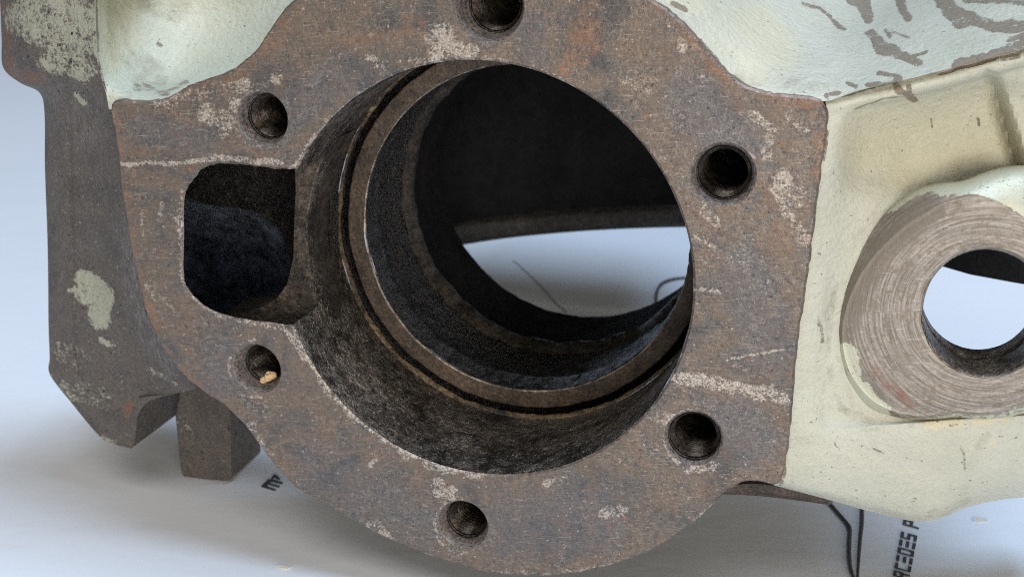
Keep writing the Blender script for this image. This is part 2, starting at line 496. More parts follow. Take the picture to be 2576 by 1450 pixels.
def resample(P, step, closed=True):
    P = np.asarray(P, float)
    Q = np.vstack([P, P[:1]]) if closed else P
    s = np.r_[0, np.cumsum(np.linalg.norm(np.diff(Q, axis=0), axis=1))]
    n = max(3, int(round(s[-1] / step)))
    t = np.linspace(0, s[-1], n + 1)
    out = np.stack([np.interp(t, s, Q[:, i]) for i in range(P.shape[1])], -1)
    return out[:-1] if closed else out


def loft(ctrl, nr, nc):
    """bicubic sheet through a grid of survey points (u, v, depth)"""
    G = np.asarray(ctrl, float)
    A = np.stack([catmull(G[:, j], nr) for j in range(G.shape[1])], 1)
    B = np.stack([catmull(A[i], nc) for i in range(A.shape[0])], 0)
    return B


def grid_faces(h, w):
    i = np.arange(h - 1)[:, None] * w + np.arange(w - 1)[None]
    return np.stack([i, i + w, i + w + 1, i + 1], -1).reshape(-1, 4)


def sheet(name, ctrl, nr, nc, mat, parent, strokes=([], [], []), back=0.35, drop=None, open_right=None, deform=None):
    """lofted casting skin with thickness: its rim is carried back along the axis"""
    B = loft(ctrl, nr, nc)
    h, w = B.shape[:2]
    U, V = B[..., 0], B[..., 1]
    if deform is not None:
        B[..., 2] += deform(U, V)
    P = local(U, V, B[..., 2])
    wear = np.stack([marks(U, V, s) for s in strokes], -1).reshape(-1, 3)
    F = grid_faces(h, w)
    Pf = P.reshape(-1, 3)
    if drop is not None:
        keep = ~drop(U, V).reshape(-1)
        F = F[keep[F].all(1)]
    rim = [(0, j) for j in range(w)] + [(i, w - 1) for i in range(1, h)] + [(h - 1, j) for j in range(w - 2, -1, -1)] + [(i, 0) for i in range(h - 2, 0, -1)]
    ri = np.array([i * w + j for i, j in rim])
    n0 = len(Pf)
    bk = Pf[ri] - np.array([0, 0, back])
    verts = np.vstack([Pf, bk])
    wear = np.vstack([wear, wear[ri]])
    m = len(ri)
    side = [[ri[k], n0 + k, n0 + (k + 1) % m, ri[(k + 1) % m]] for k in range(m)
            if open_right is None or not (rim[k][1] == 0 and rim[(k + 1) % m][1] == 0 and rim[k][0] <= open_right * nr)]
    faces = F.tolist() + side
    return link(name, verts, faces, mat, parent, wear)


def inside(poly, P):
    poly = np.asarray(poly)
    x, y = P[:, 0], P[:, 1]
    c = np.zeros(len(P), bool)
    j = len(poly) - 1
    for i in range(len(poly)):
        xi, yi = poly[i]; xj, yj = poly[j]
        if yi != yj:
            c ^= ((yi > y) != (yj > y)) & (x < (xj - xi) * (y - yi) / (yj - yi) + xi)
        j = i
    return c


def offset(poly, dist):
    """move a closed counter-clockwise loop inwards by dist"""
    e = np.roll(poly, -1, 0) - np.roll(poly, 1, 0)
    n = np.stack([-e[:, 1], e[:, 0]], -1)
    n /= np.linalg.norm(n, axis=1)[:, None] + 1e-12
    return poly + n * dist


def ccw(poly):
    x, y = poly[:, 0], poly[:, 1]
    return poly if (x * np.roll(y, -1) - y * np.roll(x, -1)).sum() > 0 else poly[::-1]


def fill(loops, step):
    """triangulate loops[0] minus loops[1:] with an even scatter of inner points"""
    pts = [np.asarray(l) for l in loops]
    edges, k = [], 0
    for l in pts:
        edges += [(k + i, k + (i + 1) % len(l)) for i in range(len(l))]
        k += len(l)
    lo, hi = pts[0].min(0), pts[0].max(0)
    if step:
        gx, gy = np.meshgrid(np.arange(lo[0], hi[0], step), np.arange(lo[1], hi[1], step * 0.87))
        gx = gx + (np.arange(gx.shape[0]) % 2)[:, None] * step * 0.5
        g = np.stack([gx.ravel(), gy.ravel()], -1)
        ok = inside(offset(pts[0], step * 0.6), g)
        for l in pts[1:]:
            ok &= ~inside(offset(l, -step * 0.6), g)
        allp = np.vstack(pts + [g[ok]])
    else:
        allp = np.vstack(pts)
    r = delaunay_2d_cdt([Vector(p) for p in allp], edges, [], 0, 1e-7)
    V = np.array([tuple(p) for p in r[0]])
    F = np.array([f for f in r[2] if len(f) == 3])
    c = V[F].mean(1)
    ok = inside(pts[0], c)
    for l in pts[1:]:
        ok &= ~inside(l, c)
    F = F[ok]
    a, b, c = V[F[:, 0]], V[F[:, 1]], V[F[:, 2]]
    cr = (b[:, 0] - a[:, 0]) * (c[:, 1] - a[:, 1]) - (b[:, 1] - a[:, 1]) * (c[:, 0] - a[:, 0])
    F[cr < 0] = F[cr < 0][:, ::-1]
    return V, F


def lathe(name, prof, mat, parent, center=(0, 0), seg=160, a0=0.0, a1=2 * math.pi, keep=None, wob=0.0, z0=0.0, grit=0.0, step=None):
    """surface of revolution about the bore direction; prof = [(depth, radius)]"""
    if step:                  # refine the profile so that cast roughness can be modelled
        pr = [prof[0]]
        for (d0, r0), (d1, r1) in zip(prof[:-1], prof[1:]):
            m_ = max(1, int(abs(d1 - d0) / step))
            pr += [(d0 + (d1 - d0) * q / m_, r0 + (r1 - r0) * q / m_) for q in range(1, m_ + 1)]
        prof = pr
    full = abs(a1 - a0 - 2 * math.pi) < 1e-6
    ang = np.linspace(a0, a1, seg + 1)[: seg if full else seg + 1]
    n = len(ang)
    V = []
    for d, r in prof:
        jit = 1 + wob * (np.sin(ang * 7 + d * 40) * 0.5 + np.sin(ang * 17 + d * 23) * 0.3 + rng.normal(0, 0.25, n))
        if grit:
            jit = jit + grit * (lattice(ang * 180, np.full(n, d * 180.0), 22, 41) * 1.6 + lattice(ang * 180, np.full(n, d * 180.0), 9, 42) + lattice(ang * 180, np.full(n, d * 180.0), 4, 43) * .6)
        V.append(np.stack([center[0] + r * jit * np.cos(ang), center[1] + r * jit * np.sin(ang), np.full(n, -d - z0)], -1))
    V = np.vstack(V)
    F = []
    for i in range(len(prof) - 1):
        for j in range(seg):
            j2 = (j + 1) % n
            if keep and not keep((prof[i][0] + prof[i + 1][0]) / 2, (ang[j] + (ang[j2] if j2 else a1)) / 2):
                continue
            F.append([i * n + j, i * n + j2, (i + 1) * n + j2, (i + 1) * n + j])
    wear = np.zeros((len(V), 3))
    return link(name, V, F, mat, parent, wear)


def prism(name, loop, d0, d1, mat, parent, holes=(), cap_back=True, wear=None):
    """flat plate: loop (n,2) in the housing frame, from depth d0 to d1"""
    V, F = fill([ccw(np.asarray(loop))] + [ccw(np.asarray(h)) for h in holes], None)
    n = len(V)
    verts = [(x, y, -d0) for x, y in V] + [(x, y, -d1) for x, y in V]
    faces = F.tolist() + ([[n + c, n + b, n + a] for a, b, c in F] if cap_back else [])
    # boundary walls
    cnt = {}
    for t in F:
        for a, b in ((t[0], t[1]), (t[1], t[2]), (t[2], t[0])):
            cnt[(a, b)] = 1
    for a, b in list(cnt):
        if (b, a) not in cnt:
            faces.append([b, a, n + a, n + b])
    return link(name, verts, faces, mat, parent, wear, smooth=False)


def tag(o, label, cat, group=None):
    o['label'] = label
    o['category'] = cat
    if group:
        o['group'] = group
    return o


# ------------------------------------------------------------------ the table
tb = bpy.data.meshes.new('table_top')
x0, x1, y0, y1, zt = -1.6, 1.6, -0.9, 2.2, 0.03
tv = [(x0, y0, 0), (x1, y0, 0), (x1, y1, 0), (x0, y1, 0), (x0, y0, -zt), (x1, y0, -zt), (x1, y1, -zt), (x0, y1, -zt)]
tb.from_pydata(tv, [], [(0, 1, 2, 3), (7, 6, 5, 4), (4, 5, 1, 0), (5, 6, 2, 1), (6, 7, 3, 2), (7, 4, 0, 3)])
tb.materials.append(MAT['table'])
table_o = bpy.data.objects.new('table_top', tb)
COL.objects.link(table_o)
table_o['kind'] = 'structure'

# ------------------------------------------------------------------ the housing
housing = bpy.data.objects.new('gear_housing', None)
COL.objects.link(housing)
housing.matrix_world = M
housing.empty_display_size = 0.02
tag(housing, 'worn iron gear housing with rusty bolt flange and chipped cream paint on white table', 'gear housing')

# --- flange outline (survey coordinates)
OUT = [(740, 0), (850, -60), (1000, -105), (1200, -125), (1400, -115), (1540, -65), (1640, 0), (1700, 42), (1750, 95), (1795, 150), (1835, 190),
       (1880, 218), (1950, 236), (2030, 243), (2064, 252), (2083, 284), (2079, 340), (2068, 420), (2058, 500), (2048, 570), (2038, 650), (2025, 740), (2013, 820),
       (2001, 920), (1994, 1010), (1985, 1100), (1975, 1170), (1957, 1217), (1905, 1211), (1862, 1215), (1822, 1240), (1765, 1296), (1705, 1343), (1640, 1383),
       (1560, 1414), (1470, 1437), (1380, 1447), (1290, 1446), (1200, 1433), (1100, 1404), (1000, 1366), (900, 1316), (810, 1265), (740, 1222),
       (690, 1170), (645, 1110), (605, 1060), (560, 1018), (510, 985), (460, 943), (412, 880), (372, 800), (345, 700), (324, 600), (306, 480),
       (297, 400), (287, 330), (278, 268), (300, 250), (345, 256), (400, 250), (440, 235), (480, 212), (540, 193), (600, 163), (640, 128), (690, 58)]
o_loc = catmull(local(*np.array(OUT).T, 0.0)[:, :2], 6, closed=True)
outer = ccw(resample(o_loc, 0.016))
ou, ov = survey(np.c_[outer, np.zeros(len(outer))])
outer = outer + np.stack([lattice(ou, ov, 28, 21), lattice(ou, ov, 28, 22)], -1) * 0.006 + rng.normal(0, 0.0012, outer.shape)
SLOT = [(742, 424), (700, 425), (640, 418), (580, 412), (535, 414), (505, 428), (482, 455), (469, 475), (462, 505), (460, 600), (460, 690), (466, 716),
        (486, 746), (520, 774), (570, 794), (640, 807), (700, 814), (728, 820)]
s_loc = catmull(local(*np.array(SLOT).T, 0.0)[:, :2], 5)
s_loc[0] /= np.linalg.norm(s_loc[0]); s_loc[-1] /= np.linalg.norm(s_loc[-1])
angA = math.atan2(s_loc[0][1], s_loc[0][0]); angB = math.atan2(s_loc[-1][1], s_loc[-1][0])
arc = np.linspace(angB, angA, 300)[1:-1]                    # from below the slot round the right side to above it
inner = np.vstack([s_loc, np.stack([np.cos(arc), np.sin(arc)], -1)])
inner[: len(s_loc)] += rng.normal(0, 0.0015, (len(s_loc), 2))
inner = ccw(inner)
HOLES = [(1232, 15, 80), (660, 298, 67), (1820, 438, 72), (646, 927, 68), (1745, 1101, 70), (1165, 1318, 67)]
hole_c = [local(u, v, 0.0)[:2] for u, v, r in HOLES]
hole_r = [r / 525.0 for u, v, r in HOLES]
hole_loops = [c + r * np.stack([np.cos(t), np.sin(t)], -1) for c, r in zip(hole_c, hole_r) for t in [np.linspace(0, 2 * math.pi, 49)[:-1]]]

bev = 0.010
face_loops = [offset(outer, bev), offset(inner, -bev)] + [offset(l, -0.004) for l in hole_loops]
Vf, Ff = fill(face_loops, 0.0105)
verts = [np.c_[Vf, np.zeros(len(Vf))]]
faces = Ff.tolist()
nv = len(Vf)


def skirt(loop_a, za, loop_b, zb, out):
    global nv
    n = len(loop_a)
    verts.append(np.c_[loop_a, np.full(n, za)]); verts.append(np.c_[loop_b, np.full(n, zb)])
    for i in range(n):
        j = (i + 1) % n
        q = [nv + i, nv + n + i, nv + n + j, nv + j]
        faces.append(q if out else q[::-1])
    nv += 2 * n


skirt(face_loops[0], 0.0, outer, -bev, True)
skirt(outer, -bev, outer, -0.30, True)
skirt(face_loops[1], 0.0, inner, -bev * 0.9, False)
Vall = np.vstack(verts)
U, V = survey(Vall)


def arc_pts(a0, a1, r=1.0, n=24):
    a = np.radians(np.linspace(a0, a1, n))
    u, v = survey(np.stack([r * np.cos(a), r * np.sin(a), np.zeros(n)], -1))
    return np.stack([u, v], -1)


pale = [([(1105, 88), (1112, 138)], 36, 1.0), ([(1140, 125), (1195, 128)], 20, .85), ([(930, 150), (965, 168)], 13, .8), ([(1030, 148), (1100, 150)], 10, .7),
        ([(305, 412), (440, 413), (475, 403), (560, 397)], 7, 1.0), ([(545, 398), (640, 402), (705, 413)], 11, .95),
        ([(1705, 945), (1780, 962), (1850, 972), (1915, 985)], 21, 1.0), ([(1940, 985), (1978, 1000)], 20, .95), ([(1640, 1040), (1700, 1060)], 22, .6),
        ([(1105, 1212), (1125, 1240)], 20, 1.0), ([(1095, 1240), (1140, 1228)], 12, .9), ([(1375, 1216), (1425, 1196)], 11, .9), ([(1740, 1182), (1790, 1176)], 16, .8),
        ([(700, 200), (610, 215), (540, 225)], 18, .62), ([(400, 262), (520, 232)], 20, .65), ([(520, 280), (570, 300)], 28, .75), ([(590, 255), (560, 330)], 16, .75),
        ([(1895, 285), (1935, 330), (1925, 390)], 18, .72), ([(1985, 300), (2030, 330)], 18, .6), ([(1965, 440), (2005, 500)], 22, .8), ([(1950, 470), (1990, 560), (2020, 600)], 18, .7),
        ([(1830, 362), (1895, 395)], 6, .9), ([(1770, 520), (1800, 560)], 14, .7), ([(1745, 592), (1800, 622)], 6, .8), ([(1745, 722), (1812, 736)], 6, .9),
        ([(1825, 906), (1900, 890), (1975, 879)], 4, .9), ([(410, 500), (395, 590)], 7, .7), ([(440, 540), (455, 620)], 8, .6), ([(360, 520), (355, 600)], 6, .5), ([(380, 720), (440, 790)], 20, .5),
        ([(1520, 1290), (1565, 1280)], 18, .85), ([(935, 1330), (985, 1365)], 24, .75), ([(620, 1060), (690, 1150)], 14, .65), ([(1640, 1400), (1710, 1345), (1820, 1245)], 7, .7),
        ([(1000, 1370), (1100, 1408), (1200, 1438), (1400, 1447), (1560, 1414)], 8, .6), ([(1690, 60), (1720, 130)], 13, .6), ([(1760, 190), (1790, 200)], 14, .5),
        ([(1580, 190), (1640, 240)], 16, .55), ([(1545, 180), (1570, 210)], 10, .6), ([(940, 1160), (930, 1170)], 8, .9),
        (arc_pts(-165, -100), 11, .95), (arc_pts(-150, -95), 17, .75), (arc_pts(-100, 150), 7, .50), (arc_pts(60, 146), 9, .62),
        ([(455, 480), (452, 690), (470, 735), (560, 800), (700, 822)], 7, .72), ([(725, 440), (742, 420), (760, 395)], 10, .85), ([(705, 815), (735, 850), (760, 900)], 8, .9)]
for (u, v, r) in HOLES:
    a = np.radians(np.linspace(95, 280, 20))
    pale.append((np.stack([u + (r + 4) * np.cos(a), v - (r + 4) * np.sin(a)], -1), 6, .72))
rust = [([(1490, 80), (1450, 140)], 46, .95), ([(1425, 175)], 22, .85), ([(740, 20), (640, 150), (560, 215), (430, 270)], 36, .72), ([(345, 335), (350, 380)], 22, .75),
        ([(2060, 265), (2070, 330), (2060, 420)], 34, .8), ([(1660, 15), (1760, 120), (1860, 220), (2040, 255)], 24, .8), ([(1770, 550), (1790, 600)], 28, .7), ([(1860, 620), (1950, 580), (2020, 620)], 30, .65),
        ([(820, 80), (1000, 60), (1100, 110)], 60, .58), ([(950, 190), (1080, 130)], 30, .6), ([(285, 280), (300, 420), (345, 700), (412, 880), (520, 990)], 15, .8), ([(640, 380), (700, 375)], 24, .6),
        ([(1960, 700), (2020, 800), (1990, 960)], 30, .55), ([(1900, 420), (1940, 520)], 30, .6), ([(1180, 1245)], 18, .6), ([(640, 1000), (660, 1010)], 16, .6), ([(1930, 1170), (1880, 1195)], 26, .6),
        ([(1380, 20), (1600, 60)], 50, .5), ([(700, 460)], 10, .4)]
darkm = [([(1740, 250), (1860, 380)], 70, .8), ([(1880, 680), (1930, 860)], 70, .6), ([(360, 320), (520, 360)], 40, .6), ([(1300, 1330), (1500, 1300)], 90, .6), ([(800, 1180), (1050, 1330)], 70, .6),
         ([(560, 880), (540, 960)], 40, .6), ([(1850, 1060), (1900, 1120)], 60, .7), ([(1000, 230), (900, 210)], 50, .5), ([(1340, 60), (1350, 150)], 40, .5), ([(720, 300), (860, 180)], 50, .6)]
flange = link('bolt_flange', Vall, faces, MAT['flange'], housing, np.stack([marks(U, V, s) for s in (pale, rust, darkm)], -1))

# --- six tapped bolt holes
for i, (c, r) in enumerate(zip(hole_c, hole_r)):
    ri = r * (0.76, 0.80, 0.83, 0.75, 0.87, 0.79)[i]
    cd = (0.11, 0.085, 0.05, 0.10, 0.04, 0.08)[i]
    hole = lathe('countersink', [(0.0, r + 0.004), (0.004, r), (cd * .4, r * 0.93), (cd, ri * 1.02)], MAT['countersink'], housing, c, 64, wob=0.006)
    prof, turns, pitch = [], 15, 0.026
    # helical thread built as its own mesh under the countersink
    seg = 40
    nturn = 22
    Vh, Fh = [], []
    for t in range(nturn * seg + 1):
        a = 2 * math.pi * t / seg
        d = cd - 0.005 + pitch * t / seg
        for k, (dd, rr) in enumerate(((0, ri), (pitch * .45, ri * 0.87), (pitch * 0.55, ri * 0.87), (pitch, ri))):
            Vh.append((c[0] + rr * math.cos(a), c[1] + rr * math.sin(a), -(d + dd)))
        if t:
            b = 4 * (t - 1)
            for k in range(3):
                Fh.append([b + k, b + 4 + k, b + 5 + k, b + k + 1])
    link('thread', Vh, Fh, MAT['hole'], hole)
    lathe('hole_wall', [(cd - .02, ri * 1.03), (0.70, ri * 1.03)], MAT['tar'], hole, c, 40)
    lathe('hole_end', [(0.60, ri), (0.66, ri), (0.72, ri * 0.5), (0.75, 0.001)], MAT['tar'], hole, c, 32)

# --- main bore, from the mouth inwards
slot_lo, slot_hi = angA, angB + 2 * math.pi
ND = 0.33


def not_slot(d, a):
    a = a % (2 * math.pi)
    return not (d < ND and slot_lo < a < slot_hi)


lathe('counterbore', [(0.009, 1.0), (0.02, 0.997), (0.05, 0.997), (0.12, 0.999), (0.22, 1.0), (ND, 1.0), (0.45, 1.003), (0.6, 1.012), (0.72, 1.024), (0.80, 1.034)], MAT['bore'], housing, seg=420, keep=not_slot, grit=0.003, step=0.02)
lathe('groove_ridge', [(0.80, 1.034), (0.815, 1.026), (0.838, 1.024), (0.848, 1.034)], MAT['gold'], housing, seg=420, grit=0.007)
lathe('seal_groove', [(0.848, 1.036), (0.90, 1.036), (0.90, 0.990), (0.846, 0.986)], MAT['tar'], housing, seg=420, grit=0.003)
lathe('bore_shoulder', [(0.846, 0.986), (0.840, 0.980), (0.838, 0.93), (0.840, 0.892)], MAT['shoulder'], housing, seg=420, grit=0.004)
lathe('shoulder_edge', [(0.840, 0.892), (0.843, 0.886), (0.850, 0.884)], MAT['rim'], housing, seg=200)
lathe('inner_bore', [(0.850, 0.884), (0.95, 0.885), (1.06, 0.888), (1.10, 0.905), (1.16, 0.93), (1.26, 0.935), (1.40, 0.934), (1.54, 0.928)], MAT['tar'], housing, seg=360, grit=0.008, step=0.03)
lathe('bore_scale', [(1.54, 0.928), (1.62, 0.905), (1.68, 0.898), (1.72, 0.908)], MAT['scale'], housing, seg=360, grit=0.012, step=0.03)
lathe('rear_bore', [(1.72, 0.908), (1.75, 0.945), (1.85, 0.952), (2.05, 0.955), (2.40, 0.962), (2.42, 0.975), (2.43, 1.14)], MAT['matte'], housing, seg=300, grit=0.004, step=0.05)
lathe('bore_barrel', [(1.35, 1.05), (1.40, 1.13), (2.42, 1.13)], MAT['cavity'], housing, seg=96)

# --- side port that opens into the counterbore
sl = s_loc
n = len(sl)
su, sv = survey(np.c_[sl, np.zeros(n)])
back = local(su - 8 * (su < 560), sv + np.where(sv > 700, 6, 0), 0.62)
Vw = np.vstack([np.c_[sl, np.full(n, -0.009)], back])
Fw = [[i, i + 1, n + i + 1, n + i] for i in range(n - 1)]
port = link('side_port', Vw, Fw, MAT['tar'], housing)
lx = np.array([(575, 812), (560, 792), (610, 788), (650, 776), (695, 752), (722, 715), (738, 650), (740, 560), (744, 480), (742, 400)])
la = np.linspace(slot_lo - 0.10, slot_hi + 0.08, 60)
ledge = np.vstack([1.001 * np.stack([np.cos(la), np.sin(la)], -1), local(730, 850, ND)[None, :2], local(660, 838, ND)[None, :2], local(lx[:, 0], lx[:, 1], ND)[:, :2]])
lathe('ledge_edge', [(ND - 0.004, 1.008), (ND - 0.006, 1.002), (ND + 0.004, 0.9985)], MAT['rim'], port, seg=60, a0=slot_lo, a1=slot_hi, wob=0.002)
prism('port_ledge', ledge, ND, ND + 0.32, MAT['scale'], port)
bx = np.array([(400, 350), (830, 350), (830, 880), (400, 880)])
hx = np.array([(440, 511), (520, 515), (600, 523), (660, 540), (700, 575), (724, 630), (728, 690), (705, 745), (660, 790), (600, 812), (520, 805), (440, 780)])
hx = catmull(hx, 4, closed=True)
prism('port_back_wall', local(bx[:, 0], bx[:, 1], 0.6)[:, :2], 0.6, 0.72, MAT['tar'], port, holes=[local(hx[:, 0], hx[:, 1], 0.6)[:, :2]])
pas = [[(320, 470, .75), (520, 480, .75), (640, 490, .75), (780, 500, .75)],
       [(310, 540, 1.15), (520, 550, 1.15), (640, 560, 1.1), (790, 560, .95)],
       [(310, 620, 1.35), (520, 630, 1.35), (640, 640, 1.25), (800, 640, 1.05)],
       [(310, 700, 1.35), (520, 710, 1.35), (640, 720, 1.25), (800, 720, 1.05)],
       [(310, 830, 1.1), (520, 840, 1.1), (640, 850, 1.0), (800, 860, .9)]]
sheet('oil_passage', pas, 10, 10, MAT['blue_sheen'], port, back=0.05)

# --- rear of the casting, seen dark through the bore, plus added dark plate and shading roof
rear = np.array([(1000, 640), (1185, 607), (1300, 592), (1450, 579), (1600, 571), (1720, 568), (1900, 567), (1960, 570), (1960, -100), (1000, -100)])
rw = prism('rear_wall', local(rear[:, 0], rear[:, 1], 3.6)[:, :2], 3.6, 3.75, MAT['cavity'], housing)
lipc = [[(1000, 600, 3.58), (1150, 561, 3.58), (1300, 538, 3.58), (1500, 522, 3.58), (1720, 515, 3.58), (2000, 518, 3.58)],
        [(1000, 612, 3.50), (1150, 575, 3.50), (1300, 554, 3.50), (1500, 538, 3.50), (1720, 532, 3.50), (2000, 534, 3.50)],
        [(1000, 632, 3.50), (1150, 603, 3.50), (1300, 584, 3.50), (1500, 568, 3.50), (1720, 560, 3.50), (2000, 560, 3.50)],
        [(1000, 645, 3.56), (1150, 618, 3.56), (1300, 596, 3.56), (1500, 579, 3.56), (1720, 571, 3.56), (2000, 571, 3.56)]]
sheet('rear_rim', lipc, 5, 8, MAT['lit_lip'], rw, back=0.1)
rb2 = np.array([(2280, 560), (2680, 560), (2680, 730), (2560, 712), (2440, 690), (2320, 655), (2280, 635)])
prism('shade_plate', local(rb2[:, 0], rb2[:, 1], 1.9)[:, :2], 1.9, 2.0, MAT['cavity'], housing)  # added dark plate, stands in for shade seen through the cross bore
lathe('unseen_shade_roof', [(2.43, 1.5), (4.5, 1.5), (4.5, 1.56), (2.43, 1.56)], MAT['cavity'], housing, seg=60, a0=math.radians(40), a1=math.radians(185))  # unseen roof, added to darken the chamber and block the window light

# --- left lug
LUG = [[(238, -60, .06), (190, -60, .10), (110, -60, .15), (40, -60, .22), (-6, -60, .36)],
       [(240, 0, .06), (190, 0, .10), (110, 0, .15), (42, 0, .22), (0, 0, .36)],
       [(243, 100, .06), (190, 100, .10), (115, 100, .15), (45, 100, .22), (4, 100, .36)],
       [(250, 150, .06), (195, 150, .10), (125, 150, .15), (55, 160, .22), (8, 170, .36)],
       [(262, 203, .05), (205, 205, .12), (150, 205, .17), (95, 208, .24), (50, 208, .36)],
       [(273, 245, .05), (220, 245, .14), (175, 245, .19), (130, 242, .26), (100, 234, .36)],
       [(281, 305, .06), (230, 305, .17), (185, 305, .22), (140, 300, .28), (112, 288, .37)],
       [(296, 420, .06), (245, 420, .20), (200, 420, .26), (150, 420, .30), (113, 420, .38)],
       [(322, 590, .06), (265, 590, .22), (210, 590, .28), (155, 590, .32), (119, 590, .40)],
       [(345, 700, .06), (285, 700, .23), (225, 700, .30), (160, 700, .33), (121, 700, .40)],
       [(372, 805, .06), (315, 810, .24), (245, 815, .31), (170, 815, .34), (122, 815, .40)],
       [(412, 885, .06), (360, 895, .25), (280, 900, .32), (190, 895, .35), (125, 895, .40)],
       [(462, 948, .08), (400, 965, .26), (310, 965, .33), (210, 955, .35), (126, 942, .40)],
       [(492, 976, .14), (400, 990, .28), (320, 1010, .35), (250, 1020, .37), (182, 1015, .41)],
       [(430, 990, .24), (370, 1010, .30), (325, 1050, .36), (280, 1060, .38), (225, 1068, .41)],
       [(352, 1000, .30), (347, 1040, .34), (335, 1080, .38), (305, 1090, .40), (258, 1103, .42)],
       [(350, 1020, .32), (345, 1060, .36), (340, 1100, .40), (330, 1114, .42), (285, 1116, .44)],
       [(349, 1030, .34), (344, 1070, .38), (338, 1108, .42), (337, 1120, .44), (330, 1127, .46)]]
lug_paint = [([(215, 700), (260, 740), (250, 800)], 30, 1.0), ([(190, 730), (230, 760)], 18, .9), ([(250, 850), (285, 870)], 10, .8), ([(110, 0), (215, 80)], 75, .78), ([(60, 40), (200, 120)], 60, .70),
             ([(243, 0), (245, 60), (243, 130), (262, 200)], 5, 1.0), ([(195, 235), (215, 260)], 9, .8), ([(120, 150), (220, 180)], 40, .68), ([(130, 970), (250, 1000)], 40, .52), ([(150, 880), (200, 900)], 40, .5), ([(380, 930), (440, 970)], 9, .6), ([(230, 1090), (290, 1112)], 9, .6)]
lug_rust = [([(18, 20), (18, 180)], 20, .85), ([(40, 190), (90, 200)], 26, .85), ([(80, 30), (100, 70)], 20, .6), ([(325, 1015), (320, 1040)], 16, .8), ([(200, 400), (230, 500)], 40, .35)]
lug_grind_glint = [([(330, 640), (350, 740), (380, 840), (430, 925)], 30, 1.0), ([(310, 560), (320, 640)], 18, .8), ([(150, 250), (220, 330)], 50, .4)]  # grinding streaks, the fillet's highlight put into their pale tone
for r_ in LUG[6:13]:
    r_[0] = (r_[0][0] + 12, r_[0][1], r_[0][2])
sheet('mounting_lug', LUG, 8, 14, MAT['lug'], housing, (lug_paint, lug_rust, lug_grind_glint), back=0.54, open_right=12, deform=lambda U, V: smoothstep((330 - U) / 120) * (lattice(U, V, 60, 51) * 0.03 + lattice(U, V, 22, 52) * 0.010 + 0.012 * np.exp(-((U - 165 - V * .03) / 5) ** 2)) + lattice(U, V, 11, 53) * 0.004)

# --- support foot
fx = np.array([(438, 1040), (455, 960), (590, 960), (576, 1040), (580, 1209), (520, 1207), (455, 1198), (446, 1120)])
FD = 0.74
fl = local(fx[:, 0], fx[:, 1], FD)[:, :2]
fl = ccw(resample(fl, 0.03))
n = len(fl)
ins = offset(fl, 0.014)
Vt, Ft = fill([ins], 0.02)
foot_v = [np.c_[Vt, np.full(len(Vt), -FD)], np.c_[ins, np.full(n, -FD)], np.c_[fl, np.full(n, -FD - 0.014)], np.c_[fl, np.full(n, -FD - 0.40)]]
foot_f = Ft.tolist()
k0 = len(Vt)
for s in range(2):
    for i in range(n):
        j = (i + 1) % n
        foot_f.append([k0 + s * n + i, k0 + (s + 1) * n + i, k0 + (s + 1) * n + j, k0 + s * n + j])
fv = np.vstack(foot_v)
link('support_foot', fv, foot_f, MAT['lug'], housing, np.c_[marks(*survey(fv), [([(460, 1060), (480, 1100)], 26, .5)]), marks(*survey(fv), [([(540, 1050), (540, 1190)], 30, .35)]), np.zeros(len(fv))])

# --- mint painted pocket, upper left
POC = [[(238, -60, .07), (262, -60, .25), (300, -60, .45), (420, -60, .72), (600, -60, .80), (860, -60, .66)],
       [(241, 40, .07), (266, 40, .24), (305, 40, .42), (420, 40, .66), (560, 40, .72), (770, 30, .55)],
       [(248, 130, .07), (272, 130, .20), (310, 130, .34), (400, 130, .52), (520, 130, .58), (690, 120, .45)],
       [(262, 196, .05), (282, 198, .13), (320, 202, .22), (390, 207, .36), (480, 195, .42), (630, 172, .35)],
       [(274, 236, .03), (292, 238, .05), (330, 246, .05), (390, 246, .09), (450, 230, .14), (550, 205, .20)],
       [(281, 275, .014), (300, 275, .014), (335, 278, .014), (392, 272, .014), (450, 256, .016), (530, 222, .03)]]
poc_chip = [([(243, 0), (244, 60), (246, 130)], 5, .7), ([(345, 215), (420, 232)], 10, .55), ([(430, 225), (470, 210)], 8, .6), ([(400, 110), (408, 116)], 7, .8)]
poc_dirt = [([(300, 20), (290, 90), (300, 130)], 40, .75), ([(340, 150), (390, 190)], 46, .8), ([(380, 0), (440, 20)], 50, .8), ([(420, 100), (440, 140)], 40, .5), ([(330, 190), (400, 220), (450, 215)], 22, .7), ([(290, 120), (300, 60)], 30, .5), ([(300, 262), (380, 262)], 14, .7), ([(330, 235), (300, 255)], 14, .7)]
poc_yel = [([(268, 0), (275, 100), (285, 150)], 28, .55), ([(300, 40), (320, 100)], 40, .3)]
POC = [[(r_[0][0] - 7, r_[0][1], r_[0][2] + .015)] + r_[1:] for r_ in POC]
sheet('painted_pocket', POC, 16, 24, MAT['cool_lit'], housing, (poc_chip, poc_dirt, poc_yel), back=0.3, open_right=99)

